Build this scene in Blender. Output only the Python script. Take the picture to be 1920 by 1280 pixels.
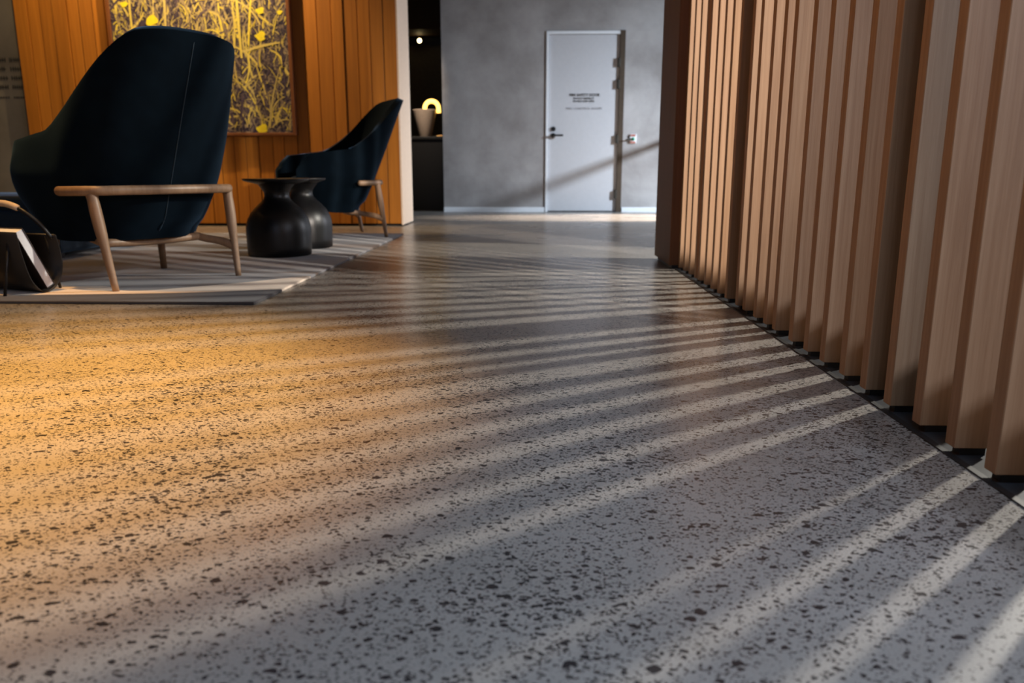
import bpy, bmesh, math, random
from mathutils import Vector, Matrix

for o in list(bpy.data.objects):
    bpy.data.objects.remove(o)
S = bpy.context.scene
COL = S.collection
random.seed(7)
PI = math.pi

# ------------------------------------------------------------------ camera
CAM_H = 0.46
cd = bpy.data.cameras.new('camera')
cam = bpy.data.objects.new('camera', cd)
COL.objects.link(cam)
cd.sensor_width = 36.0
cd.lens = 36.0 * 1448.0 / 1920.0
cd.clip_start = 0.02
cam.location = (0, 0, CAM_H)
cam.rotation_euler = (math.radians(90 - 12.309), 0, math.radians(1.662))
cd.dof.use_dof = True
cd.dof.focus_distance = 1.75
cd.dof.aperture_fstop = 4.2
S.camera = cam

# ------------------------------------------------------------------ exposure and world
S.view_settings.view_transform = 'Standard'
S.view_settings.look = 'None'
S.view_settings.exposure = 0.0
S.view_settings.gamma = 1.0
S.view_settings.use_curve_mapping = False
W = bpy.data.worlds.new('world')
S.world = W
W.use_nodes = True
W.node_tree.nodes['Background'].inputs[0].default_value = (0.55, 0.7, 1.0, 1)
W.node_tree.nodes['Background'].inputs[1].default_value = 0.05
S.cycles.max_bounces = 8
S.cycles.diffuse_bounces = 4
S.cycles.glossy_bounces = 4
S.cycles.sample_clamp_indirect = 4.0
S.cycles.caustics_reflective = False
S.cycles.caustics_refractive = False

# ------------------------------------------------------------------ lights
def aim(o, target):
    o.rotation_euler = (Vector(target) - Vector(o.location)).to_track_quat('-Z', 'Y').to_euler()

def area(name, loc, target, sx, sy, power, color, spread=180):
    d = bpy.data.lights.new(name, 'AREA')
    d.shape = 'RECTANGLE'
    d.size, d.size_y = sx, sy
    d.energy, d.color = power, color
    d.spread = math.radians(spread)
    o = bpy.data.objects.new(name, d)
    COL.objects.link(o)
    o.location = loc
    aim(o, target)
    return o

def spot(name, loc, target, power, color, angle, blend=1.0, size=0.05):
    d = bpy.data.lights.new(name, 'SPOT')
    d.energy, d.color = power, color
    d.spot_size, d.spot_blend = math.radians(angle), blend
    d.shadow_soft_size = size
    o = bpy.data.objects.new(name, d)
    COL.objects.link(o)
    o.location = loc
    aim(o, target)
    return o

WARM = (1.0, 0.50, 0.13)
COOL = (0.66, 0.78, 1.0)
# daylight through the narrow window slot behind the slatted screen (makes the floor stripes)
area('slot_daylight', (4.0, 4.1, 2.66), (0.0, 2.0, 0.0), 0.14, 0.36, 215, (1.0, 0.95, 0.84), 150)
# clerestory slit behind the screen: cool sky light that rakes over the low wall
area('clerestory_daylight', (4.2, -0.4, 2.32), (0.0, -0.4, 0.2), 2.2, 0.03, 150, (0.70, 0.80, 1.0), 170)
spot('clerestory_sun', (4.2, 0.25, 2.32), (0.70, 3.9, 0.45), 2100, (1.0, 0.88, 0.76), 38, 1.0, 0.05)
# added cool fill overhead to lift the near floor, no ceiling opening there
area('near_floor_fill', (0.55, 0.25, 2.94), (0.55, 0.25, 0.0), 0.8, 0.8, 13, (0.60, 0.78, 1.0), 80)
# added soft cool fill from behind the viewpoint
area('rear_cool_fill', (-0.3, -3.6, 1.9), (-1.2, 3.0, 0.3), 1.8, 1.8, 17, (0.56, 0.70, 1.0))
# end window on the right of the back wall
area('end_window_daylight', (4.75, 7.6, 2.05), (1.5, 9.4, 0.35), 0.16, 0.16, 84, (0.74, 0.87, 1.0), 75)
area('end_window_sky', (4.7, 7.5, 1.6), (-1.2, 7.1, 0.9), 1.2, 1.6, 23, (0.88, 0.91, 1.0), 70)
# ceiling downlights and added fill spots
spot('downlight_floor', (-1.24, 1.46, 2.75), (-1.24, 1.46, 0), 1230, (1.0, 0.49, 0.095), 50, 1.0, 0.06)
spot('downlight_rug', (-1.85, 2.80, 2.75), (-1.85, 2.80, 0), 240, (1.0, 0.55, 0.18), 30, 1.0, 0.06)
spot('slat_edge_fill', (-2.7, 1.9, 2.6), (0.7, 2.0, 1.3), 60, (1.0, 0.36, 0.05), 60, 1.0, 0.06)  # added warm fill aimed across the room at the slat edges
spot('end_window_sun', (4.9, 8.40, 1.7), (1.3, 8.30, 0.0), 10000, (1.0, 0.82, 0.66), 22, 0.7, 0.06)
spot('downlight_painting', (-2.75, 6.33, 2.95), (-2.72, 6.83, 1.4), 260, (1.0, 0.70, 0.36), 130, 1.0, 0.03)
spot('downlight_panel', (-3.9, 6.2, 2.95), (-3.9, 6.83, 1.2), 65, (1.0, 0.70, 0.36), 110, 1.0, 0.05)
spot('downlight_lounge', (-2.9, 4.6, 2.95), (-2.9, 4.8, 0), 50, WARM, 110, 1.0, 0.06)
spot('lamp_body_fill', (-1.5, 8.6, 2.95), (-1.42, 9.9, 1.0), 300, (1.0, 0.8, 0.60), 30, 1.0, 0.05)  # added fill spot that brightens the table lamp's body

# ------------------------------------------------------------------ materials
def mat(name):
    m = bpy.data.materials.new(name)
    m.use_nodes = True
    nt = m.node_tree
    return m, nt, nt.nodes, nt.links, nt.nodes['Principled BSDF']

def setp(b, **k):
    for n, v in k.items():
        b.inputs[n.replace('_', ' ')].default_value = v

def simple(name, col, rough=0.5, metal=0.0, var=0.12, scale=30, sheen=0.0, spec=0.5):
    m, nt, N, L, b = mat(name)
    tc = N.new('ShaderNodeTexCoord')
    nz = N.new('ShaderNodeTexNoise')
    nz.inputs['Scale'].default_value = scale
    nz.inputs['Detail'].default_value = 4
    L.new(tc.outputs['Object'], nz.inputs['Vector'])
    r = N.new('ShaderNodeValToRGB')
    r.color_ramp.elements[0].position = 0.3
    r.color_ramp.elements[1].position = 0.7
    r.color_ramp.elements[0].color = tuple(c * (1 - var) for c in col) + (1,)
    r.color_ramp.elements[1].color = tuple(min(1, c * (1 + var)) for c in col) + (1,)
    L.new(nz.outputs['Fac'], r.inputs['Fac'])
    L.new(r.outputs['Color'], b.inputs['Base Color'])
    setp(b, Roughness=rough, Metallic=metal)
    b.inputs['Specular IOR Level'].default_value = spec
    b.inputs['Sheen Weight'].default_value = sheen
    if sheen:
        b.inputs['Sheen Roughness'].default_value = 0.35
        b.inputs['Sheen Tint'].default_value = (0.30, 0.58, 1.0, 1)
    return m

def math_node(N, L, op, a, bv=None):
    n = N.new('ShaderNodeMath')
    n.operation = op
    for i, v in enumerate((a, bv)):
        if v is None:
            continue
        if isinstance(v, (int, float)):
            n.inputs[i].default_value = v
        else:
            L.new(v, n.inputs[i])
    return n.outputs[0]

def wood(name, dark, light, scale=(60, 60, 2.0), rough=0.5, fleck=0.0, island=0.0):
    m, nt, N, L, b = mat(name)
    tc = N.new('ShaderNodeTexCoord')
    mp = N.new('ShaderNodeMapping')
    mp.inputs['Scale'].default_value = scale
    L.new(tc.outputs['Object'], mp.inputs['Vector'])
    nz = N.new('ShaderNodeTexNoise')
    nz.inputs['Scale'].default_value = 1.0
    nz.inputs['Detail'].default_value = 5
    nz.inputs['Roughness'].default_value = 0.65
    L.new(mp.outputs['Vector'], nz.inputs['Vector'])
    r = N.new('ShaderNodeValToRGB')
    r.color_ramp.elements[0].position = 0.32
    r.color_ramp.elements[1].position = 0.68
    r.color_ramp.elements[0].color = tuple(dark) + (1,)
    r.color_ramp.elements[1].color = tuple(light) + (1,)
    L.new(nz.outputs['Fac'], r.inputs['Fac'])
    out = r.outputs['Color']
    if island:
        g = N.new('ShaderNodeNewGeometry')
        k = math_node(N, L, 'MULTIPLY_ADD', g.outputs['Random Per Island'], island)
        k.node.inputs[2].default_value = 1 - island * 0.5
        mx = N.new('ShaderNodeVectorMath')
        mx.operation = 'SCALE'
        L.new(out, mx.inputs[0])
        L.new(k, mx.inputs['Scale'])
        out = mx.outputs[0]
    L.new(out, b.inputs['Base Color'])
    bp = N.new('ShaderNodeBump')
    bp.inputs['Strength'].default_value = 0.15
    bp.inputs['Distance'].default_value = 0.002
    L.new(nz.outputs['Fac'], bp.inputs['Height'])
    L.new(bp.outputs['Normal'], b.inputs['Normal'])
    setp(b, Roughness=rough)
    return m

def concrete(name, a, c, scale=1.6, rough=0.75):
    m, nt, N, L, b = mat(name)
    tc = N.new('ShaderNodeTexCoord')
    n1 = N.new('ShaderNodeTexNoise')
    n1.inputs['Scale'].default_value = scale
    n1.inputs['Detail'].default_value = 8
    n1.inputs['Roughness'].default_value = 0.62
    n1.inputs['Distortion'].default_value = 0.15
    L.new(tc.outputs['Object'], n1.inputs['Vector'])
    r = N.new('ShaderNodeValToRGB')
    r.color_ramp.elements[0].position = 0.3
    r.color_ramp.elements[1].position = 0.7
    r.color_ramp.elements[0].color = tuple(a) + (1,)
    r.color_ramp.elements[1].color = tuple(c) + (1,)
    L.new(n1.outputs['Fac'], r.inputs['Fac'])
    L.new(r.outputs['Color'], b.inputs['Base Color'])
    setp(b, Roughness=rough)
    return m

def terrazzo():
    m, nt, N, L, b = mat('ground_concrete')
    tc = N.new('ShaderNodeTexCoord')
    wn = N.new('ShaderNodeTexNoise')
    wn.inputs['Scale'].default_value = 110
    wn.inputs['Detail'].default_value = 2
    L.new(tc.outputs['Object'], wn.inputs['Vector'])
    off = N.new('ShaderNodeVectorMath')
    off.operation = 'MULTIPLY_ADD'
    off.inputs[1].default_value = (0.011, 0.011, 0.0)
    L.new(wn.outputs['Color'], off.inputs[0])
    L.new(tc.outputs['Object'], off.inputs[2])
    # matrix colour
    big = N.new('ShaderNodeTexNoise')
    big.inputs['Scale'].default_value = 1.3
    big.inputs['Detail'].default_value = 6
    L.new(tc.outputs['Object'], big.inputs['Vector'])
    fine = N.new('ShaderNodeTexNoise')
    fine.inputs['Scale'].default_value = 420
    fine.inputs['Detail'].default_value = 3
    L.new(tc.outputs['Object'], fine.inputs['Vector'])
    mixv = math_node(N, L, 'ADD', math_node(N, L, 'MULTIPLY', big.outputs['Fac'], 0.55),
                     math_node(N, L, 'MULTIPLY', fine.outputs['Fac'], 0.45))
    r = N.new('ShaderNodeValToRGB')
    r.color_ramp.elements[0].position = 0.38
    r.color_ramp.elements[1].position = 0.62
    r.color_ramp.elements[0].color = (0.225, 0.208, 0.190, 1)
    r.color_ramp.elements[1].color = (0.345, 0.322, 0.298, 1)
    L.new(mixv, r.inputs['Fac'])
    # density of the exposed stones drifts over the slab
    dn = N.new('ShaderNodeTexNoise')
    dn.inputs['Scale'].default_value = 2.3
    dn.inputs['Detail'].default_value = 3
    L.new(tc.outputs['Object'], dn.inputs['Vector'])
    dens = N.new('ShaderNodeMapRange')
    dens.inputs['From Min'].default_value = 0.35
    dens.inputs['From Max'].default_value = 0.65
    dens.inputs['To Min'].default_value = 0.72
    dens.inputs['To Max'].default_value = 1.02
    L.new(dn.outputs['Fac'], dens.inputs['Value'])
    total = None
    for sc, rad, keep, rot in ((54, 0.42, 0.15, 0.4), (104, 0.46, 0.46, 1.1), (145, 0.44, 0.52, 2.6), (225, 0.44, 0.70, 2.0)):
        mp = N.new('ShaderNodeMapping')
        mp.inputs['Rotation'].default_value = (0, 0, rot)
        mp.inputs['Scale'].default_value = (sc * 0.80, sc * 1.22, 1)
        L.new(off.outputs[0], mp.inputs['Vector'])
        v = N.new('ShaderNodeTexVoronoi')
        v.voronoi_dimensions = '2D'
        v.inputs['Scale'].default_value = 1.0
        L.new(mp.outputs['Vector'], v.inputs['Vector'])
        sp = N.new('ShaderNodeSeparateColor')
        L.new(v.outputs['Color'], sp.inputs[0])
        size = math_node(N, L, 'MULTIPLY', math_node(N, L, 'MULTIPLY', sp.outputs[0], rad), dens.outputs[0])
        inside = math_node(N, L, 'LESS_THAN', v.outputs['Distance'], size)
        kept = math_node(N, L, 'LESS_THAN', sp.outputs[1], math_node(N, L, 'MULTIPLY', dens.outputs[0], keep))
        chip = math_node(N, L, 'MULTIPLY', inside, kept)
        total = chip if total is None else math_node(N, L, 'MAXIMUM', total, chip)
    mx = N.new('ShaderNodeMix')
    mx.data_type = 'RGBA'
    L.new(total, mx.inputs['Factor'])
    L.new(r.outputs['Color'], mx.inputs['A'])
    mx.inputs['B'].default_value = (0.026, 0.024, 0.026, 1)
    L.new(mx.outputs['Result'], b.inputs['Base Color'])
    rr = N.new('ShaderNodeMapRange')
    rr.inputs['To Min'].default_value = 0.20
    rr.inputs['To Max'].default_value = 0.36
    L.new(big.outputs['Fac'], rr.inputs['Value'])
    L.new(rr.outputs[0], b.inputs['Roughness'])
    b.inputs['Specular IOR Level'].default_value = 0.45
    return m

def rug_mat():
    m, nt, N, L, b = mat('rug_wool')
    tc = N.new('ShaderNodeTexCoord')
    sx = N.new('ShaderNodeSeparateXYZ')
    L.new(tc.outputs['Object'], sx.inputs[0])
    def edge_curve(pts):
        """wavy band edge: distance from the front edge as a function of x (x from -1.6 to 0)"""
        fac = math_node(N, L, 'MULTIPLY_ADD', sx.outputs['X'], 1 / 1.6)
        fac.node.inputs[2].default_value = 1.0
        fc = N.new('ShaderNodeFloatCurve')
        cv = fc.mapping.curves[0]
        P = [((x + 1.6) / 1.6, y) for x, y in pts]
        cv.points[0].location = P[0]
        cv.points[-1].location = P[-1]
        for p in P[1:-1]:
            cv.points.new(*p)
        fc.mapping.update()
        L.new(fac, fc.inputs['Value'])
        return fc.outputs[0]
    e1 = edge_curve([(-1.6, 0.10), (-1.05, 0.13), (-0.65, 0.165), (-0.25, 0.23), (-0.09, 0.285), (0.0, 0.31)])
    e2 = edge_curve([(-1.6, 0.22), (-1.05, 0.27), (-0.75, 0.37), (-0.58, 0.25), (-0.40, 0.35), (-0.20, 0.52), (-0.05, 0.68), (0.0, 0.71)])
    G = (0.085, 0.08, 0.085, 1)
    C = (0.82, 0.68, 0.56, 1)
    P = (0.22, 0.215, 0.23, 1)
    B = (0.15, 0.10, 0.075, 1)
    n1 = N.new('ShaderNodeTexNoise')
    n1.inputs['Scale'].default_value = 1.0
    n1.inputs['Detail'].default_value = 3
    mp = N.new('ShaderNodeMapping')
    mp.inputs['Scale'].default_value = (0.8, 2.6, 1)
    L.new(tc.outputs['Object'], mp.inputs['Vector'])
    L.new(mp.outputs['Vector'], n1.inputs['Vector'])
    r = N.new('ShaderNodeValToRGB')
    cr = r.color_ramp
    cr.elements[0].position, cr.elements[0].color = 0.34, B
    cr.elements[1].position, cr.elements[1].color = 0.70, C
    for p_, c_ in ((0.42, B), (0.46, P), (0.62, P)):
        e = cr.elements.new(p_)
        e.color = c_
    L.new(n1.outputs['Fac'], r.inputs['Fac'])
    def mixc(fac, a_, b_):
        mx = N.new('ShaderNodeMix')
        mx.data_type = 'RGBA'
        L.new(fac, mx.inputs['Factor'])
        for k, v in (('A', a_), ('B', b_)):
            if isinstance(v, tuple):
                mx.inputs[k].default_value = v
            else:
                L.new(v, mx.inputs[k])
        return mx.outputs['Result']
    c1 = mixc(math_node(N, L, 'LESS_THAN', sx.outputs['Y'], e2), r.outputs['Color'], C)
    c1 = mixc(math_node(N, L, 'LESS_THAN', sx.outputs['Y'], e1), c1, G)
    f = N.new('ShaderNodeTexNoise')
    f.inputs['Scale'].default_value = 1.0
    f.inputs['Detail'].default_value = 5
    mp2 = N.new('ShaderNodeMapping')
    mp2.inputs['Scale'].default_value = (3, 22, 1)
    L.new(tc.outputs['Object'], mp2.inputs['Vector'])
    L.new(mp2.outputs['Vector'], f.inputs['Vector'])
    k = N.new('ShaderNodeMapRange')
    k.inputs['To Min'].default_value = 0.75
    k.inputs['To Max'].default_value = 1.2
    L.new(f.outputs['Fac'], k.inputs['Value'])
    mx = N.new('ShaderNodeVectorMath')
    mx.operation = 'SCALE'
    L.new(c1, mx.inputs[0])
    L.new(k.outputs[0], mx.inputs['Scale'])
    L.new(mx.outputs[0], b.inputs['Base Color'])
    setp(b, Roughness=0.95)
    b.inputs['Specular IOR Level'].default_value = 0.1
    b.inputs['Sheen Weight'].default_value = 0.2
    return m

def canvas_mat():
    m, nt, N, L, b = mat('meadow_canvas')
    tc = N.new('ShaderNodeTexCoord')
    def ridge(scale, sx, sz, dist, lo, hi, loc=(0, 0, 0), detail=2):
        mp = N.new('ShaderNodeMapping')
        mp.inputs['Scale'].default_value = (sx, 1, sz)
        mp.inputs['Location'].default_value = loc
        L.new(tc.outputs['Object'], mp.inputs['Vector'])
        n = N.new('ShaderNodeTexNoise')
        n.inputs['Scale'].default_value = scale
        n.inputs['Detail'].default_value = detail
        n.inputs['Distortion'].default_value = dist
        L.new(mp.outputs['Vector'], n.inputs['Vector'])
        d = math_node(N, L, 'ABSOLUTE', math_node(N, L, 'SUBTRACT', n.outputs['Fac'], 0.5))
        mr = N.new('ShaderNodeMapRange')
        mr.inputs['From Min'].default_value = lo
        mr.inputs['From Max'].default_value = hi
        mr.inputs['To Min'].default_value = 1.0
        mr.inputs['To Max'].default_value = 0.0
        L.new(d, mr.inputs['Value'])
        return mr.outputs[0]
    base = N.new('ShaderNodeTexNoise')
    base.inputs['Scale'].default_value = 22
    base.inputs['Detail'].default_value = 5
    base.inputs['Distortion'].default_value = 1.6
    L.new(tc.outputs['Object'], base.inputs['Vector'])
    r = N.new('ShaderNodeValToRGB')
    r.color_ramp.elements[0].position = 0.42
    r.color_ramp.elements[0].color = (0.012, 0.008, 0.030, 1)
    r.color_ramp.elements[1].position = 0.70
    r.color_ramp.elements[1].color = (0.42, 0.33, 0.16, 1)
    e = r.color_ramp.elements.new(0.52)
    e.color = (0.035, 0.023, 0.050, 1)
    e = r.color_ramp.elements.new(0.60)
    e.color = (0.14, 0.105, 0.11, 1)
    L.new(base.outputs['Fac'], r.inputs['Fac'])
    col = r.outputs['Color']
    def over(fac, c):
        nonlocal col
        mx = N.new('ShaderNodeMix')
        mx.data_type = 'RGBA'
        L.new(fac, mx.inputs['Factor'])
        L.new(col, mx.inputs['A'])
        mx.inputs['B'].default_value = c
        col = mx.outputs['Result']
    over(ridge(17, 1.4, 0.9, 1.2, 0.010, 0.020, (2, 0, 3), 1), (0.34, 0.26, 0.15, 1))
    L.new(col, b.inputs['Base Color'])
    setp(b, Roughness=0.6)
    return m

def stroke_mat():
    m, nt, N, L, b = mat('brush_strokes')
    g = N.new('ShaderNodeNewGeometry')
    r = N.new('ShaderNodeValToRGB')
    cr = r.color_ramp
    cr.elements[0].position, cr.elements[0].color = 0.0, (0.035, 0.022, 0.06, 1)
    cr.elements[1].position, cr.elements[1].color = 1.0, (0.90, 0.72, 0.06, 1)
    for p_, c_ in ((0.25, (0.10, 0.07, 0.10, 1)), (0.45, (0.36, 0.28, 0.16, 1)), (0.72, (0.66, 0.53, 0.15, 1))):
        e = cr.elements.new(p_)
        e.color = c_
    L.new(g.outputs['Random Per Island'], r.inputs['Fac'])
    L.new(r.outputs['Color'], b.inputs['Base Color'])
    setp(b, Roughness=0.6)
    return m

def emit(name, col, strength):
    m, nt, N, L, b = mat(name)
    setp(b, Base_Color=tuple(col) + (1,))
    b.inputs['Emission Color'].default_value = tuple(col) + (1,)
    b.inputs['Emission Strength'].default_value = strength
    return m

M_floor = terrazzo()
M_conc = concrete('plaster_concrete', (0.235, 0.215, 0.21), (0.45, 0.43, 0.43))
M_conc_left = concrete('plaster_concrete_left', (0.15, 0.135, 0.115), (0.24, 0.22, 0.19), 2.4)
M_dark = simple('dark_lining', (0.02, 0.018, 0.016), 0.7)
M_ceil = simple('ceiling_paint', (0.25, 0.23, 0.22), 0.9)
M_panel = wood('panel_wood', (0.40, 0.140, 0.012), (0.54, 0.20, 0.020), (40, 40, 1.4), 0.5, island=0.45)
M_slat = wood('slat_oak', (0.31, 0.172, 0.088), (0.41, 0.25, 0.140), (130, 130, 3.5), 0.55, island=0.2)
M_endpanel = wood('end_panel_oak', (0.155, 0.058, 0.018), (0.205, 0.082, 0.028), (90, 90, 2.5), 0.55)
M_pale = simple('pale_timber', (0.80, 0.64, 0.50), 0.6, var=0.05)
M_frame = wood('chair_oak', (0.26, 0.155, 0.088), (0.37, 0.235, 0.145), (50, 50, 6), 0.45)
M_velvet = simple('navy_velvet', (0.0026, 0.0066, 0.0115), 0.85, var=0.2, scale=14, sheen=0.30, spec=0.05)
M_seam = simple('velvet_seam', (0.012, 0.028, 0.045), 0.8, sheen=0.4)
M_black = simple('black_metal', (0.012, 0.012, 0.013), 0.45)
M_table = simple('black_lacquer', (0.004, 0.004, 0.005), 0.38, var=0.05, spec=0.55)
M_leather = simple('dark_leather', (0.008, 0.0055, 0.004), 0.55)
M_tan = simple('tan_leather', (0.78, 0.62, 0.48), 0.6, var=0.06)
M_paper = simple('page_block', (0.92, 0.92, 0.94), 0.8, var=0.03, scale=80)
M_cover = simple('book_cover', (0.035, 0.025, 0.022), 0.5)
M_door = simple('door_paint', (0.56, 0.56, 0.59), 0.5, var=0.02)
M_white = simple('white_paint', (0.82, 0.84, 0.88), 0.5, var=0.02)
M_jamb = simple('jamb_brown', (0.060, 0.038, 0.022), 0.6)
M_hinge = simple('hinge_bronze', (0.022, 0.017, 0.010), 0.6, 0.0)
M_text = simple('letter_black', (0.03, 0.03, 0.03), 0.6)
M_textgrey = simple('letter_grey', (0.30, 0.30, 0.32), 0.6)
M_counter = simple('counter_black', (0.008, 0.008, 0.009), 0.5)
M_vase = simple('lamp_ceramic', (0.55, 0.44, 0.36), 0.55, var=0.06)
M_tube = emit('lamp_glow', (1.0, 0.58, 0.12), 3.2)
M_bulb = emit('bulb_glow', (1.0, 0.75, 0.35), 12.0)
M_pframe = wood('picture_frame_wood', (0.16, 0.055, 0.02), (0.24, 0.09, 0.03), (60, 60, 4), 0.4)
M_canvas = canvas_mat()
M_stroke = stroke_mat()
M_petal = simple('yellow_petal', (0.90, 0.74, 0.02), 0.6, var=0.08)
M_rug = rug_mat()
M_track = simple('track_tray', (0.035, 0.04, 0.048), 0.35, var=0.3, scale=20)
M_green = simple('green_button', (0.02, 0.25, 0.14), 0.4)
M_red = simple('red_label', (0.45, 0.12, 0.08), 0.5)
M_brass = simple('brass', (0.55, 0.33, 0.12), 0.35, 0.8)
M_bronze = simple('dark_bulkhead', (0.055, 0.030, 0.016), 0.7)
M_ott = simple('ottoman_blue', (0.03, 0.055, 0.085), 0.85, sheen=0.3)

# ------------------------------------------------------------------ mesh helpers
def link(name, bm, m, parent=None, smooth=False, bevel=0.0, segs=2):
    me = bpy.data.meshes.new(name)
    bmesh.ops.recalc_face_normals(bm, faces=bm.faces)
    bm.to_mesh(me)
    bm.free()
    me.materials.append(m)
    if smooth:
        for p in me.polygons:
            p.use_smooth = True
    o = bpy.data.objects.new(name, me)
    COL.objects.link(o)
    if parent:
        o.parent = parent
    if bevel:
        md = o.modifiers.new('bevel', 'BEVEL')
        md.width = bevel
        md.segments = segs
        md.limit_method = 'ANGLE'
        md.angle_limit = math.radians(40)
    return o

def box(bm, x0, x1, y0, y1, z0, z1, mtx=None):
    vs = [bm.verts.new((x, y, z)) for x in (x0, x1) for y in (y0, y1) for z in (z0, z1)]
    if mtx:
        for v in vs:
            v.co = mtx @ v.co
    for f in ((0, 1, 3, 2), (4, 6, 7, 5), (0, 4, 5, 1), (2, 3, 7, 6), (0, 2, 6, 4), (1, 5, 7, 3)):
        bm.faces.new([vs[i] for i in f])

def boxo(name, x0, x1, y0, y1, z0, z1, m, parent=None, bevel=0.0):
    bm = bmesh.new()
    box(bm, x0, x1, y0, y1, z0, z1)
    return link(name, bm, m, parent, bevel=bevel)

def catmull(pts, n=8):
    P = [Vector(p) for p in pts]
    P = [P[0] * 2 - P[1]] + P + [P[-1] * 2 - P[-2]]
    out = []
    for i in range(1, len(P) - 2):
        for k in range(n):
            t = k / n
            a, b, c, d = P[i - 1], P[i], P[i + 1], P[i + 2]
            out.append(0.5 * ((2 * b) + (c - a) * t + (2 * a - 5 * b + 4 * c - d) * t * t + (3 * b - a - 3 * c + d) * t ** 3))
    out.append(P[-2])
    return out

def tube(bm, pts, radii, seg=14, flat=1.0, cap=True):
    """sweep a round (or flattened) section along pts"""
    n = len(pts)
    if isinstance(radii, (int, float)):
        radii = [radii] * n
    pts = [Vector(p) for p in pts]
    t0 = (pts[1] - pts[0]).normalized()
    up = Vector((0, 0, 1)) if abs(t0.z) < 0.9 else Vector((0, 1, 0))
    rings = []
    for i, p in enumerate(pts):
        t = (pts[min(i + 1, n - 1)] - pts[max(i - 1, 0)]).normalized()
        side = t.cross(up).normalized()
        u2 = side.cross(t).normalized()
        if abs(t0.z) >= 0.9 or True:
            up = u2
        rings.append([bm.verts.new(p + (side * math.cos(a) * radii[i] * flat + u2 * math.sin(a) * radii[i]))
                      for a in (2 * PI * k / seg for k in range(seg))])
    for i in range(n - 1):
        for k in range(seg):
            bm.faces.new((rings[i][k], rings[i][(k + 1) % seg], rings[i + 1][(k + 1) % seg], rings[i + 1][k]))
    if cap:
        bm.faces.new(rings[0][::-1])
        bm.faces.new(rings[-1])

def floor_clamp(bm):
    for v in bm.verts:
        if v.co.z < 0.003:
            v.co.z = 0.0

def rounded_tube(bm, pts, radii, seg=14, flat=1.0):
    """tube with domed ends"""
    pts = [Vector(p) for p in pts]
    n = len(pts)
    if isinstance(radii, (int, float)):
        radii = [radii] * n
    a = (pts[0] - pts[1]).normalized()
    b = (pts[-1] - pts[-2]).normalized()
    P, R = [], []
    for k in (0, 1, 2):
        s = math.sin(k * PI / 6 + 0.12)
        P.append(pts[0] + a * radii[0] * 0.9 * (1 - k / 3.0))
        R.append(radii[0] * max(0.25, math.sqrt(max(0.02, 1 - (1 - k / 3.0) ** 2))))
    P += pts
    R += list(radii)
    for k in (2, 1, 0):
        P.append(pts[-1] + b * radii[-1] * 0.9 * (1 - k / 3.0))
        R.append(radii[-1] * max(0.25, math.sqrt(max(0.02, 1 - (1 - k / 3.0) ** 2))))
    tube(bm, P, R, seg, flat)

def lathe(bm, prof, seg=48, cx=0, cy=0):
    rings = []
    for r, z in prof:
        if r < 1e-5:
            rings.append([bm.verts.new((cx, cy, z))])
        else:
            rings.append([bm.verts.new((cx + r * math.cos(2 * PI * k / seg), cy + r * math.sin(2 * PI * k / seg), z)) for k in range(seg)])
    for a, b in zip(rings, rings[1:]):
        for k in range(seg):
            k2 = (k + 1) % seg
            if len(a) == 1 and len(b) == 1:
                continue
            if len(a) == 1:
                bm.faces.new((a[0], b[k], b[k2]))
            elif len(b) == 1:
                bm.faces.new((a[k], a[k2], b[0]))
            else:
                bm.faces.new((a[k], a[k2], b[k2], b[k]))

def thing(name, label, cat, loc=(0, 0, 0), rz=0.0, group=None):
    o = bpy.data.objects.new(name, None)
    COL.objects.link(o)
    o.location = loc
    o.rotation_euler = (0, 0, rz)
    o.empty_display_size = 0.1
    tag(o, label, cat, group)
    return o

def tag(o, label, cat, group=None):
    o['label'] = label
    o['category'] = cat
    if group:
        o['group'] = group
    return o

def struct(o, label=None, cat=None):
    o['kind'] = 'structure'
    if label:
        o['label'] = label
    if cat:
        o['category'] = cat
    return o

def copy_tree(o, parent=None):
    c = o.copy()
    COL.objects.link(c)
    c.parent = parent
    for ch in list(o.children):
        copy_tree(ch, c)
    return c

def smoothstep(a, b, x):
    t = max(0.0, min(1.0, (x - a) / (b - a)))
    return t * t * (3 - 2 * t)

# ------------------------------------------------------------------ the setting
CEIL = 3.0
bm = bmesh.new()
box(bm, -9.0, 5.2, -4.6, 14.0, -0.2, 0.0)
struct(link('floor', bm, M_floor), 'polished concrete floor with dark stone chips', 'floor')
struct(boxo('ceiling', -9.0, 5.2, -4.6, 14.0, CEIL, CEIL + 0.15, M_ceil), 'plain ceiling above the lobby', 'ceiling')

# back concrete wall with the fire door (opening left in the wall)
WY = 9.473
DX0, DX1, DZ = 0.135, 0.985, 2.045
bm = bmesh.new()
box(bm, -1.098, DX0 - 0.004, WY, WY + 0.2, 0.0, CEIL)
box(bm, DX1 + 0.05, 5.2, WY, WY + 0.2, 0.0, CEIL)
box(bm, DX0 - 0.004, DX1 + 0.05, WY, WY + 0.2, DZ + 0.004, CEIL)
struct(link('wall_back', bm, M_conc), 'mottled grey concrete back wall beside the white fire door', 'wall')
bm = bmesh.new()
box(bm, -1.098, DX0 - 0.02, WY - 0.012, WY, 0.0, 0.055)
box(bm, DX1 + 0.06, 5.2, WY - 0.012, WY, 0.0, 0.055)
struct(link('baseboard_back', bm, M_white), 'low pale baseboard along the concrete wall', 'baseboard')

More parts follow.
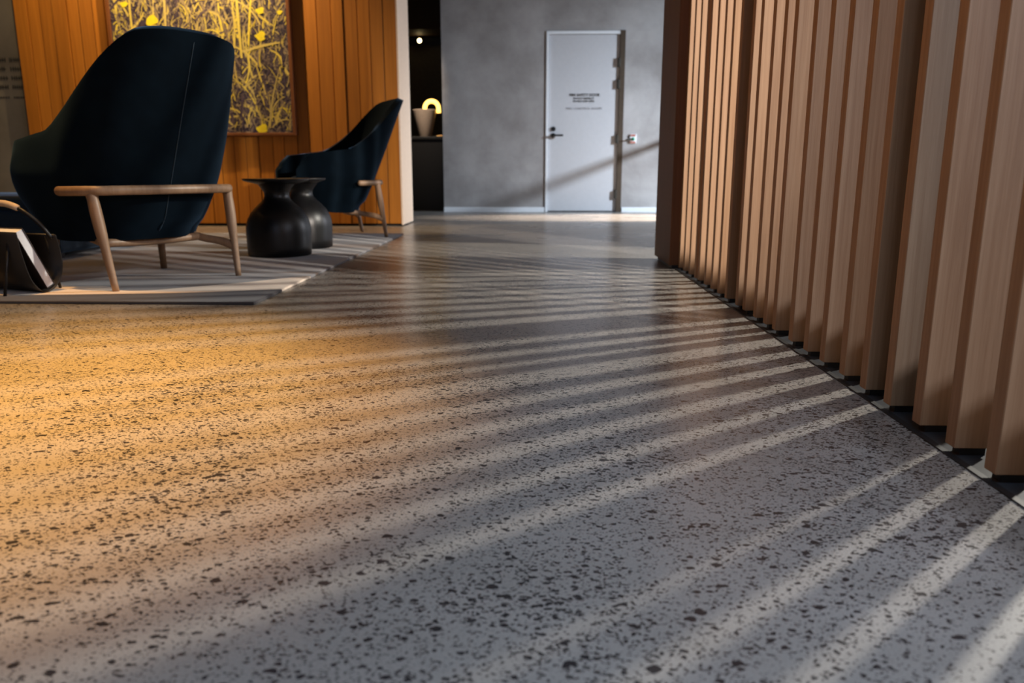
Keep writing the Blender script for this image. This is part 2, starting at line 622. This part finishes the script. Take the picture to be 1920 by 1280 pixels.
door = struct(boxo('door_1', DX0 + 0.022, DX1 - 0.012, WY + 0.006, WY + 0.05, 0.012, DZ - 0.028, M_door, bevel=0.003),
              'white fire door with black lever and black lettering in the concrete wall', 'door')
bm = bmesh.new()
box(bm, DX0 - 0.012, DX0 + 0.018, WY - 0.012, WY + 0.09, 0.0, DZ + 0.012)
box(bm, DX0 + 0.018, DX1, WY - 0.012, WY + 0.09, DZ - 0.022, DZ + 0.012)
link('door_frame', bm, M_white, door, bevel=0.003)
jm = boxo('door_jamb', DX1 - 0.010, DX1 + 0.050, WY - 0.014, WY + 0.09, 0.0, DZ + 0.018, M_jamb, door)
jm['label'] = 'brown strip at the hinge side'
for z in (1.66, 1.42, 0.80, 0.16):
    boxo('hinge', DX1 - 0.036, DX1 - 0.004, WY - 0.022, WY + 0.004, z, z + 0.10, M_hinge, door, 0.004)
hx, hz = 0.215, 0.893
hd = None
bm = bmesh.new()
mt = Matrix.Translation((hx, WY, hz)) @ Matrix.Rotation(PI / 2, 4, 'X')
bmesh.ops.create_cone(bm, cap_ends=True, segments=24, radius1=0.028, radius2=0.026, depth=0.016, matrix=mt)
tube(bm, [(hx, WY - 0.004, hz), (hx, WY - 0.045, hz)], 0.011, 12)
tube(bm, catmull([(hx - 0.004, WY - 0.045, hz), (hx + 0.05, WY - 0.05, hz), (hx + 0.115, WY - 0.046, hz)], 6), 0.0115, 12)
link('lever_handle', bm, M_black, door, True)
bm = bmesh.new()
bmesh.ops.create_cone(bm, cap_ends=True, segments=24, radius1=0.028, radius2=0.026, depth=0.02,
                      matrix=Matrix.Translation((hx, WY, hz + 0.075)) @ Matrix.Rotation(PI / 2, 4, 'X'))
box(bm, hx - 0.004, hx + 0.004, WY - 0.014, WY - 0.008, hz + 0.06, hz + 0.09)
link('lock_cylinder', bm, M_black, door)

def text(body, cx, cz, width, cap, m, bold=0.0, y=WY + 0.005):
    cu = bpy.data.curves.new('lettering', 'FONT')
    cu.body = body
    cu.size = 1.0
    cu.extrude = 0.004
    cu.offset = bold
    cu.align_x = 'CENTER'
    tmp = bpy.data.objects.new('lettering_tmp', cu)
    COL.objects.link(tmp)
    dg = bpy.context.evaluated_depsgraph_get()
    me = bpy.data.meshes.new_from_object(tmp.evaluated_get(dg))
    bpy.data.objects.remove(tmp)
    xs = [v.co.x for v in me.vertices]
    ys = [v.co.y for v in me.vertices]
    sx = width / (max(xs) - min(xs))
    sy = cap / (max(ys) - min(ys))
    mx, my = (max(xs) + min(xs)) / 2, (max(ys) + min(ys)) / 2
    for v in me.vertices:
        x, yy, z = v.co
        v.co = (cx + (x - mx) * sx, y - z * 0.4, cz + (yy - my) * sy)
    me.materials.clear()
    me.materials.append(m)
    o = bpy.data.objects.new('lettering', me)
    COL.objects.link(o)
    o.parent = door
    return o
TX = 0.577
text('FIRE SAFETY DOOR', TX, 1.352, 0.355, 0.030, M_text, 0.02)
text('DO NOT OBSTRUCT', TX - 0.01, 1.313, 0.245, 0.022, M_text, 0.01)
text('DO NOT KEEP OPEN', TX - 0.01, 1.281, 0.245, 0.022, M_text, 0.01)
t = text('FIRE CONTROL ROOM', TX - 0.005, 1.200, 0.42, 0.024, M_textgrey, 0.0)
t['label'] = 'faint grey lettering'

# wood panelled wall with its pale end
PY = 6.871
PX0, PX1 = -4.43, -1.174
bm = bmesh.new()
x = PX0
i = 0
while x < PX1 - 0.02:
    w = [0.118, 0.106, 0.112, 0.124, 0.102][i % 5]
    x2 = min(PX1, x + w)
    if PX1 - x2 < 0.05:
        x2 = PX1
    d = [0.0, 0.004, 0.001, -0.006, 0.003, 0.0, -0.003][i % 7]
    box(bm, x + 0.003, x2 - 0.003, PY + d, PY + 0.06, 0.022, CEIL)
    x = x2
    i += 1
wp = link('wall_panelled', bm, M_panel, bevel=0.002)
struct(wp, 'warm orange timber board wall behind the painting and chairs', 'wall')
struct(boxo('wall_panel_core', PX0, PX1 - 0.004, PY + 0.03, PY + 0.56, 0.0, CEIL, M_dark), 'dark core of the panelled wall', 'wall')
struct(boxo('trim_panel_end', PX1 - 0.001, PX1 + 0.012, PY - 0.004, PY + 0.575, 0.012, CEIL, M_pale), 'pale timber end of the panelled wall', 'trim')
struct(boxo('wall_left', -9.0, PX0 - 0.004, PY + 0.075, PY + 0.275, 0.0, CEIL, M_conc_left), 'brown grey concrete wall with dark lettering at the left', 'wall')
struct(boxo('wall_far_left', -9.0, -8.8, -4.6, 9.4, 0.0, CEIL, M_conc_left), 'side wall at the far left', 'wall')

# recess with counter behind the panelled wall
struct(boxo('wall_recess', -4.6, -0.6, 11.5, 11.7, 0.0, CEIL, simple('recess_wall_paint', (0.16, 0.14, 0.11), 0.8)), 'dark wall at the back of the recess', 'wall')
struct(boxo('wall_recess_left', -4.7, -4.6, 7.5, 11.7, 0.0, CEIL, M_dark), 'dark side of the recess', 'wall')
struct(boxo('wall_recess_right', -1.0, -0.9, WY + 0.2, 11.5, 0.0, CEIL, M_dark), 'dark right side of the recess', 'wall')
struct(boxo('trim_bulkhead', -4.6, -1.0, 10.9, 11.5, 2.33, CEIL, M_bronze), 'dark brown bulkhead above the recess', 'trim')

# wall behind the screen holding the windows, never seen from here
struct(boxo('wall_right', 5.0, 5.2, -4.6, 14.0, 0.0, CEIL, M_conc), 'outer wall behind the slatted screen', 'wall')
struct(boxo('wall_light_block', 0.86, 5.0, 4.9, 5.0, 0.0, CEIL, M_conc), 'added unseen partition keeping end window light off the screen', 'wall')  # added out of view to stop end window light striping through the slats
struct(boxo('wall_front', -9.0, 5.2, -4.6, -4.4, 0.0, CEIL, M_conc), 'wall behind the viewpoint', 'wall')
struct(boxo('wall_low', 2.40, 2.42, -4.4, 4.9, 0.0, 1.165, M_dark), 'low wall under the clerestory behind the slatted screen', 'wall')
# glazing bar of the end window
bm = bmesh.new()
box(bm, 2.31, 2.35, 7.0, WY, 1.11, 1.150)
struct(link('trim_glazing_bar', bm, M_black), 'horizontal glazing bar of the end window', 'trim')

# ------------------------------------------------------------------ slatted timber screen
XE = 0.6975
FAR = [1.148, 1.264, 1.382, 1.502, 1.617, 1.732, 1.857, 1.973, 2.093, 2.244, 2.335, 2.445, 2.575, 2.671, 2.823, 2.942,
       3.059, 3.180, 3.308, 3.378, 3.507, 3.637, 3.762]
extra = []
y = 1.148
k = 0
while y > -1.5:
    y -= [0.118, 0.117, 0.121, 0.116, 0.150, 0.092][k % 6]
    extra.append(y)
    k += 1
FAR = extra[::-1] + FAR
scr = thing('slatted_screen', 'tall timber slat screen standing along the right side of the floor', 'room divider', (0, 0, 0))
SD = 0.058
TOPZ = CEIL - 0.06
for yf in FAR:
    bm = bmesh.new()
    box(bm, XE, XE + SD, yf - 0.031, yf, 0.014, TOPZ)
    s = link('slat', bm, M_slat, scr, bevel=0.0012, segs=1)
    f = boxo('slat_foot', XE + 0.012, XE + SD - 0.004, yf - 0.026, yf - 0.004, 0.0, 0.016, M_black, s)
for ya, yb in ((1.455, 1.575), (2.60, 2.735)):
    boxo('post', 0.800, 0.905, ya, yb, 0.0, TOPZ, M_black, scr)
ep = boxo('end_panel', 0.660, 0.80, 3.800, 4.275, 0.018, TOPZ, M_endpanel, scr, 0.002)
ep['label'] = 'wide dark brown end board'
boxo('end_panel_foot', 0.675, 0.79, 3.81, 4.25, 0.0, 0.020, M_black, scr)
boxo('top_rail', XE - 0.02, XE + SD + 0.06, -1.7, 4.275, TOPZ, CEIL, M_endpanel, scr)
boxo('floor_track', XE + 0.002, XE + 0.20, -1.7, 3.80, 0.0, 0.0008, M_track, scr)
boxo('track_edge', 0.688, XE + 0.002, -1.7, 3.80, 0.0, 0.003, M_black, scr)

# ------------------------------------------------------------------ rug
bm = bmesh.new()
box(bm, -3.9, 0.0, 0.0, 3.2, 0.0, 0.011)
bmesh.ops.subdivide_edges(bm, edges=[e for e in bm.edges], cuts=1)
rug = link('area_rug', bm, M_rug, bevel=0.004)
rug.location = (-0.997, 2.69, 0.0)
tag(rug, 'grey and cream wavy patterned rug under the lounge chairs', 'rug')
RZ = 0.0115

# ------------------------------------------------------------------ lounge chair
def plan(t, sgn, w, yb, yf, rd):
    """plan curve of the shell: t=0 back centre, t=1 arm front"""
    if t < 0.55:
        th = t / 0.55 * PI / 2
        return sgn * w * math.sin(th) ** 0.85, yb + rd * (1 - max(0.0, math.cos(th)) ** 0.85)
    q = (t - 0.55) / 0.45
    return sgn * (w + 0.012 * q - 0.03 * q ** 4), yb + rd + (yf - yb - rd) * q

def shell_point(s, v):
    t = abs(s)
    sgn = 1 if s >= 0 else -1
    # top edge
    top = 0.962 - 0.03 * (t / 0.34) ** 2 if t < 0.20 else None
    dome = 0.962 - 0.030 * min(1.0, t / 0.34) ** 2.5
    top = dome - 0.325 * smoothstep(0.22, 0.67, t) ** 1.35 - 0.030 * smoothstep(0.60, 0.95, t) - 0.055 * smoothstep(0.90, 1.0, t) ** 2
    zb = 0.178 + 0.045 * smoothstep(0.45, 1.0, t)
    z = zb + (top - zb) * v
    k = smoothstep(0.0, 1.0, min(1.0, (z - 0.12) / 0.34))
    w = 0.282 + 0.063 * k
    w -= 0.045 * smoothstep(0.55, 1.0, z)
    yb = -0.168 - 0.44 * max(0.0, z - 0.22)
    yb += 0.045 * (1 - smoothstep(0.18, 0.27, z))
    yf = 0.255 + 0.110 * math.sin(min(1.0, v * 1.5) * PI / 2) - 0.035 * smoothstep(0.8, 1.0, v)
    rd = 0.25
    xx, yy = plan(t, sgn, w, yb, yf, rd)
    return Vector((xx, yy, z))

def make_chair():
    root = thing('lounge_chair', '', 'chair')
    NS, NV = 56, 20
    bm = bmesh.new()
    g = [[bm.verts.new(shell_point(-1 + 2 * i / NS, j / NV)) for j in range(NV + 1)] for i in range(NS + 1)]
    for i in range(NS):
        for j in range(NV):
            bm.faces.new((g[i][j], g[i + 1][j], g[i + 1][j + 1], g[i][j + 1]))
    # underside pan: join left and right bottom edges
    for i in range(NS // 2):
        a, b = g[i][0], g[i + 1][0]
        c, d = g[NS - i - 1][0], g[NS - i][0]
        if i == NS // 2 - 1:
            bm.faces.new((a, b, d))
        else:
            bm.faces.new((a, b, c, d))
    shell = link('shell', bm, M_velvet, root, True)
    md = shell.modifiers.new('solid', 'SOLIDIFY')
    md.thickness = 0.042
    md.offset = -1.0
    md = shell.modifiers.new('bevel', 'BEVEL')
    md.width = 0.016
    md.segments = 3
    md.limit_method = 'ANGLE'
    md.angle_limit = math.radians(50)
    # seams on the outside
    for s in (0.0,):
        pts = []
        for j in range(1, 24):
            v = j / 24.0
            p = shell_point(s * (0.8 + 0.35 * v), v)
            q = shell_point(s * (0.8 + 0.35 * v) + 0.01, v)
            r = shell_point(s * (0.8 + 0.35 * v), v + 0.01)
            n = (q - p).cross(r - p).normalized()
            if n.y > 0:
                n = -n
            pts.append(p + n * 0.0003)
        bm = bmesh.new()
        tube(bm, pts, 0.0022, 6)
        link('seam', bm, M_seam, shell, True)
    # seat cushion
    bm = bmesh.new()
    nx, ny = 14, 14
    def cush(u, v, top):
        y = -0.10 + 0.44 * v
        hw = 0.262 * (1 - 0.22 * (1 - min(1, v * 3)) ** 2)
        xx = (u * 2 - 1) * hw
        edge = (1 - abs(u * 2 - 1) ** 6) * (1 - abs(v * 2 - 1) ** 6)
        return Vector((xx, y, (0.335 + 0.075 * edge + 0.03 * v) if top else 0.27 + 0.02 * v))
    for top in (True, False):
        gg = [[bm.verts.new(cush(i / nx, j / ny, top)) for j in range(ny + 1)] for i in range(nx + 1)]
        for i in range(nx):
            for j in range(ny):
                bm.faces.new((gg[i][j], gg[i + 1][j], gg[i + 1][j + 1], gg[i][j + 1]))
        if top:
            g1 = gg
        else:
            g2 = gg
    ring = lambda q: [q[i][0] for i in range(nx)] + [q[nx][j] for j in range(ny)] + [q[i][ny] for i in range(nx, 0, -1)] + [q[0][j] for j in range(ny, 0, -1)]
    r1, r2 = ring(g1), ring(g2)
    for i in range(len(r1)):
        bm.faces.new((r1[i], r1[(i + 1) % len(r1)], r2[(i + 1) % len(r2)], r2[i]))
    link('seat_cushion', bm, M_velvet, root, True)
    # wrap-around back rail
    bm = bmesh.new()
    rp = catmull([(-0.352, -0.060, 0.380), (-0.340, -0.145, 0.381), (-0.292, -0.222, 0.382), (-0.18, -0.262, 0.383), (0, -0.272, 0.383),
                  (0.18, -0.262, 0.383), (0.292, -0.222, 0.382), (0.340, -0.145, 0.381), (0.352, -0.060, 0.380)], 8)
    rounded_tube(bm, rp, 0.0185, 16, 0.8)
    link('back_rail', bm, M_frame, root, True)
    # legs
    for sx in (-1, 1):
        bm = bmesh.new()
        pts = catmull([(sx * 0.302, -0.200, 0.374), (sx * 0.299, -0.214, 0.29), (sx * 0.292, -0.234, 0.17), (sx * 0.282, -0.262, 0.0)], 6)
        rr = [0.0215 if i < 2 else 0.0185 + 0.0035 * math.sin(PI * min(1, i / 12.0)) - 0.006 * max(0, (i - 10) / 8.0) for i in range(len(pts))]
        tube(bm, pts, rr, 14)
        floor_clamp(bm)
        link('rear_leg', bm, M_frame, root, True)
        bm = bmesh.new()
        pts = [(sx * 0.235, 0.235, 0.245), (sx * 0.245, 0.250, 0.12), (sx * 0.255, 0.262, 0.0)]
        tube(bm, pts, [0.0185, 0.0165, 0.0145], 14)
        floor_clamp(bm)
        link('front_leg', bm, M_frame, root, True)
        bm = bmesh.new()
        pts = catmull([(sx * 0.290, -0.238, 0.130), (sx * 0.262, -0.185, 0.152), (sx * 0.220, -0.10, 0.168), (sx * 0.215, 0.06, 0.20), (sx * 0.235, 0.235, 0.245)], 6)
        tube(bm, pts, [0.021 - 0.004 * math.sin(PI * i / (len(pts) - 1)) for i in range(len(pts))], 12, 0.75)
        link('stretcher', bm, M_frame, root, True)
    bm = bmesh.new()
    tube(bm, catmull([(-0.222, -0.09, 0.172), (0, -0.075, 0.165), (0.222, -0.09, 0.172)], 6), 0.017, 12)
    link('crossbar', bm, M_frame, root, True)
    return root

A1 = 58.0
chair = make_chair()
chair.location = (-1.696, 3.305, RZ)
chair.rotation_euler = (0, 0, math.radians(A1))
chair['label'] = 'dark navy velvet lounge chair with its back turned, beside the book holder'
chair['group'] = 'velvet lounge chairs on the rug'
c2 = copy_tree(chair)
c2.location = (-1.429, 5.657, RZ)
c2.rotation_euler = (0, 0, math.radians(90 + 30))
c2['label'] = 'navy velvet lounge chair seen from the side near the pale wall end'

# ------------------------------------------------------------------ black side tables
def side_table(name, label, x, y, rt, rb, h):
    root = thing(name, label, 'side table', (x, y, RZ), 0, 'black vase shaped side tables')
    bm = bmesh.new()
    k = rb / 0.175
    lathe(bm, [(0, 0.0), (0.166 * k, 0.0), (0.1715 * k, 0.004), (0.174 * k, 0.05), (0.176 * k, 0.13), (0.173 * k, 0.165), (0.163 * k, 0.200),
               (0.145 * k, 0.232), (0.118 * k, 0.262), (0.090 * k, 0.288), (0.072 * k, 0.308), (0.066 * k, 0.326), (0.068 * k, 0.345),
               (0.078 * k, 0.362), (0.098 * k, h - 0.030), (0.10 * k, h - 0.028)], 56)
    link('body', bm, M_table, root, True)
    bm = bmesh.new()
    lathe(bm, [(0, h - 0.028), (0.098 * k, h - 0.030), (rt * 0.80, h - 0.020), (rt * 0.95, h - 0.013), (rt, h - 0.005), (rt - 0.002, h), (rt - 0.008, h),
               (rt - 0.016, h - 0.004), (0, h - 0.004)], 56)
    link('table_top', bm, M_table, root, True)
side_table('side_table', 'larger black vase shaped side table standing nearer on the rug', -1.425, 4.30, 0.178, 0.175, 0.418)
side_table('side_table', 'black vase shaped side table half hidden behind the nearer one', -1.425, 4.76, 0.150, 0.175, 0.418)

# ------------------------------------------------------------------ ottoman
ot = thing('ottoman', 'low dark blue ottoman block partly seen behind the nearest chair', 'ottoman', (-3.06, 4.46, RZ))
bm = bmesh.new()
box(bm, -0.55, 0.55, -0.42, 0.42, 0.03, 0.25)
link('base', bm, M_ott, ot, bevel=0.02)
bm = bmesh.new()
box(bm, -0.55, 0.55, -0.42, 0.42, 0.252, 0.33)
link('seat_pad', bm, M_ott, ot, bevel=0.03, segs=4)
for sx in (-1, 1):
    for sy in (-1, 1):
        bm = bmesh.new()
        box(bm, sx * 0.5 - 0.02, sx * 0.5 + 0.02, sy * 0.37 - 0.02, sy * 0.37 + 0.02, 0.0, 0.03)
        link('foot', bm, M_black, ot)

# ------------------------------------------------------------------ book holder with book
ang = math.atan2(0.34, -0.94)
hold = thing('book_holder', 'black leather sling holder with arched handle at the left edge', 'magazine rack', (-1.905, 2.80, RZ), ang)
# local: +x runs away from the visible end to the left, -y is away from the camera after rotation
Wd = 0.176
def sling_prof():
    return catmull([(0.0, 0.235), (0.012, 0.15), (0.036, 0.055), (0.075, 0.006), (0.120, 0.006), (0.158, 0.042), (0.176, 0.10), (0.172, 0.17), (0.162, 0.215)], 6)
pr = [(p[0], p[1]) for p in [(Vector((a, b, 0))) for a, b in [(0.0, 0.235), (0.012, 0.15), (0.036, 0.055), (0.075, 0.006), (0.120, 0.006), (0.158, 0.042), (0.176, 0.10), (0.172, 0.17), (0.162, 0.215)]]]
prs = catmull([(a, b, 0) for a, b in pr], 6)
LEN = 0.40
bm = bmesh.new()
cols = []
for xx in (0.0, LEN):
    cols.append([bm.verts.new((xx, -(p.x), p.y)) for p in prs])
for i in range(len(prs) - 1):
    bm.faces.new((cols[0][i], cols[0][i + 1], cols[1][i + 1], cols[1][i]))
sl = link('sling', bm, M_leather, hold, True)
md = sl.modifiers.new('solid', 'SOLIDIFY')
md.thickness = 0.004
# handle frame
bm = bmesh.new()
hp = catmull([(0.02, -0.160, 0.20), (0.045, -0.13, 0.262), (0.10, -0.10, 0.315), (0.20, -0.10, 0.335), (0.30, -0.10, 0.315), (0.355, -0.13, 0.262), (0.38, -0.160, 0.20)], 8)
tube(bm, hp, 0.0075, 12)
link('handle', bm, M_black, hold, True)
bm = bmesh.new()
rounded_tube(bm, hp[17:32], 0.0125, 14)
gr = link('handle_grip', bm, M_tan, hold, True)
gr['label'] = 'tan leather grip'
for xx, yy in ((0.06, 0.03), (LEN - 0.06, 0.03), (0.06, -0.20), (LEN - 0.06, -0.20)):
    bm = bmesh.new()
    tube(bm, [(xx, yy * 0.2 - 0.02 if yy > 0 else -0.165, 0.21), (xx, yy, 0.0)], 0.006, 10)
    floor_clamp(bm)
    link('leg', bm, M_black, hold, True)
bm = bmesh.new()
for yy in (-0.008, -0.164):
    tube(bm, [(0.01, yy, 0.212), (LEN - 0.01, yy, 0.212)], 0.005, 10)
link('frame_rail', bm, M_black, hold, True)
# book leaning inside
bk = thing('book', 'thick dark covered book with white page edges leaning in the holder', 'book',
           hold.matrix_basis @ Vector((0.012, -0.122, 0.020)), ang)
bk.rotation_euler = (math.radians(-25), 0, ang)
bk.rotation_mode = 'XYZ'
bm = bmesh.new()
box(bm, 0.0, 0.31, -0.016, 0.016, 0.003, 0.240)
link('pages', bm, M_paper, bk)
for yy in (-0.0185, 0.0165):
    boxo('cover', -0.004, 0.315, yy, yy + 0.002, 0.0, 0.243, M_cover, bk)
boxo('spine', -0.004, 0.315, -0.0185, 0.0185, 0.0, 0.003, M_cover, bk)

# ------------------------------------------------------------------ painting
px0, px1, pz0, pz1 = -3.585, -2.068, 0.786, 2.35
pt = thing('painting', 'large painting of yellow meadow grasses on purple hung on the timber wall', 'painting', ((px0 + px1) / 2, PY - 0.05, pz0))
cx, hh, hw = (px0 + px1) / 2, pz1 - pz0, (px1 - px0) / 2
bm = bmesh.new()
box(bm, -hw + 0.012, hw - 0.012, -0.004, 0.03, 0.012, hh - 0.012)
canvas = link('canvas', bm, M_canvas, pt)
rs = random.Random(11)
def blade(bm, x, z, ang, ln, wd, bend, yy):
    n = 7
    L_, R_ = [], []
    px_, pz_ = x, z
    for i in range(n + 1):
        t = i / n
        a = ang + bend * t
        w_ = wd * 0.5 * (0.35 + 0.65 * math.sin(PI * min(1, 0.25 + t * 0.75)))
        nx_, nz_ = math.cos(a), -math.sin(a)
        cxx = max(-hw + 0.02, min(hw - 0.02, px_))
        czz = max(0.02, min(hh - 0.02, pz_))
        lim = lambda v: max(-hw + 0.014, min(hw - 0.014, v))
        limz = lambda v: max(0.014, min(hh - 0.014, v))
        L_.append(bm.verts.new((lim(cxx - nx_ * w_), yy, limz(czz - nz_ * w_))))
        R_.append(bm.verts.new((lim(cxx + nx_ * w_), yy, limz(czz + nz_ * w_))))
        px_ += math.sin(a) * ln / n
        pz_ += math.cos(a) * ln / n
        if abs(px_) > hw - 0.02 or not 0.02 < pz_ < hh - 0.02:
            if i > 1:
                break
    for i in range(len(L_) - 1):
        bm.faces.new((L_[i], R_[i], R_[i + 1], L_[i + 1]))
bm = bmesh.new()
for k in range(1900):
    dens = 1.0
    xx = rs.uniform(-hw + 0.02, hw - 0.02)
    zz = rs.uniform(0.02, hh - 0.05)
    big = rs.random() < 0.12
    blade(bm, xx, zz, rs.gauss(0, 0.55), rs.uniform(0.15, 0.42) if big else rs.uniform(0.04, 0.16),
          rs.uniform(0.010, 0.020) if big else rs.uniform(0.004, 0.010), rs.gauss(0, 1.0), -0.0045 - 0.0025 * k / 1900)
for x_, z_, a_, l_, w_, b_ in ((0.345, 0.62, -0.03, 1.0, 0.022, 0.06), (0.29, 0.70, 0.10, 0.5, 0.014, -0.3), (0.41, 0.72, 0.10, 0.8, 0.016, 0.15),
                               (0.36, 0.67, 1.25, 0.36, 0.022, 0.25), (0.68, 0.56, 2.45, 0.34, 0.026, 0.25), (0.33, 0.55, -0.5, 0.35, 0.016, 0.4),
                               (0.70, 0.25, 0.0, 0.6, 0.016, -0.1), (0.55, 0.05, 0.1, 0.5, 0.014, 0.3), (-0.3, 0.7, 0.1, 0.8, 0.02, -0.2), (-0.55, 0.6, -0.1, 0.7, 0.018, 0.2)):
    blade(bm, x_, z_, a_, l_, w_, b_, -0.0074)
link('brush_strokes', bm, M_stroke, canvas)
bm = bmesh.new()
for x_, z_, r_ in ((-0.395, 0.925, 0.050), (0.519, 0.795, 0.042), (0.530, 0.995, 0.034), (0.483, 0.046, 0.046), (0.690, 0.98, 0.022), (-0.62, 1.05, 0.03), (0.05, 1.1, 0.03)):
    vs = [bm.verts.new((x_ + r_ * (1 + 0.25 * math.sin(3 * q + x_ * 9) + 0.12 * math.sin(5 * q)) * math.cos(q), -0.0078,
                        max(0.014, z_ + r_ * (0.85 + 0.2 * math.sin(2 * q + z_ * 7)) * math.sin(q)))) for q in (2 * PI * i / 20 for i in range(20))]
    bm.faces.new(vs)
fl = link('painted_blooms', bm, M_petal, canvas)
fl['kind'] = 'stuff'
bm = bmesh.new()
box(bm, -hw - 0.016, -hw + 0.012, -0.016, 0.05, -0.012, hh + 0.012)
box(bm, hw - 0.012, hw + 0.016, -0.016, 0.05, -0.012, hh + 0.012)
box(bm, -hw + 0.012, hw - 0.012, -0.016, 0.05, -0.012, 0.012)
box(bm, -hw + 0.012, hw - 0.012, -0.016, 0.05, hh - 0.012, hh + 0.012)
link('frame', bm, M_pframe, pt, bevel=0.003)

# ------------------------------------------------------------------ counter, lamp, track
ct = thing('reception_counter', 'black reception counter standing in the dark recess', 'counter', (-2.3, 9.75, 0))
boxo('counter_body', -1.6, 1.27, 0.0, 0.6, 0.0, 0.86, M_counter, ct)
boxo('counter_top', -1.6, 1.28, -0.02, 0.62, 0.86, 0.895, M_counter, ct, 0.004)
tr = boxo('brass_tray', -1.21, -1.05, 9.76, 9.92, 0.895, 0.910, M_brass, bevel=0.004)
tag(tr, 'small brass tray lying on the black counter beside the lamp', 'tray')

lx, ly, lz = -1.365, 9.90, 0.895
lp = thing('table_lamp', 'tapered stone lamp with a glowing looped tube on the black counter', 'lamp', (lx, ly, lz))
bm = bmesh.new()
lathe(bm, [(0, 0), (0.072, 0), (0.076, 0.006), (0.146, 0.318), (0.148, 0.326), (0.141, 0.326), (0.136, 0.312), (0.07, 0.02), (0, 0.02)], 48)
link('lamp_body', bm, M_vase, lp, True)
bm = bmesh.new()
arc = [(0.0, 0.0, 0.20), (0.0, 0.0, 0.30)]
for k in range(13):
    a = PI - PI * k / 12
    arc.append((0.085 + 0.085 * math.cos(a), -0.03 * math.sin(a) * 0, 0.345 + 0.085 * math.sin(a)))
arc.append((0.172, 0.0, 0.29))
tube(bm, arc, 0.026, 16)
link('glowing_tube', bm, M_tube, lp, True)

tk = thing('track_light', 'small glowing spot on a black rail at the back of the recess', 'light', (-1.62, 11.44, 2.20))
boxo('rail', -1.4, 0.60, 0.0, 0.06, 0.02, 0.11, M_black, tk)
bm = bmesh.new()
lathe(bm, [(0, -0.02), (0.03, -0.02), (0.036, 0.02), (0.036, 0.05), (0, 0.05)], 24)
bmesh.ops.transform(bm, matrix=Matrix.Translation((0, -0.02, 0.06)) @ Matrix.Rotation(PI / 2, 4, 'X'), verts=bm.verts)
link('housing', bm, M_black, tk, True)
bm = bmesh.new()
bmesh.ops.create_uvsphere(bm, u_segments=20, v_segments=12, radius=0.028, matrix=Matrix.Translation((0, -0.075, 0.06)))
link('bulb', bm, M_bulb, tk, True)

# ------------------------------------------------------------------ wall plate beside the door
sw = thing('door_release', 'small white wall plate with green button right of the fire door', 'switch', (1.150, WY, 0.855))
boxo('plate', -0.032, 0.044, -0.016, 0.0, -0.054, 0.052, M_white, sw, 0.004)
bm = bmesh.new()
bmesh.ops.create_cone(bm, cap_ends=True, segments=20, radius1=0.02, radius2=0.017, depth=0.018,
                      matrix=Matrix.Translation((0.008, -0.024, -0.004)) @ Matrix.Rotation(PI / 2, 4, 'X'))
link('button', bm, M_green, sw, True)
boxo('label_strip', -0.026, 0.036, -0.0185, -0.016, 0.026, 0.048, M_red, sw)
boxo('label_strip', -0.026, 0.036, -0.0185, -0.016, -0.050, -0.032, M_red, sw)
bm = bmesh.new()
tube(bm, [(-0.02, -0.018, -0.006), (-0.085, -0.05, -0.012)], [0.012, 0.004], 10)
link('key_switch', bm, M_hinge, sw, True)

# ------------------------------------------------------------------ lettering on the left wall (too blurred to read: strokes only)
lt = thing('wall_lettering', 'dark blurred lettering in rows on the left concrete wall', 'sign', (-4.51, PY + 0.075, 1.20))
rr = random.Random(3)
for row in range(5):
    z = 0.20 - row * 0.075
    hgt = 0.036 if row < 4 else 0.014
    for x0, x1 in (((-0.20, -0.10), (-0.06, 0.055)) if row != 2 else ((-0.25, -0.09), (-0.06, 0.06))):
        bm = bmesh.new()
        box(bm, x0, x1, -0.002, 0.0, z + hgt * 0.42, z + hgt * 0.58)
        x = x0
        while x < x1:
            wv = rr.uniform(0.012, 0.020)
            box(bm, x, x + 0.006, -0.004, 0.0, z, z + hgt)
            x += wv + 0.004
        link('word', bm, M_text, lt)
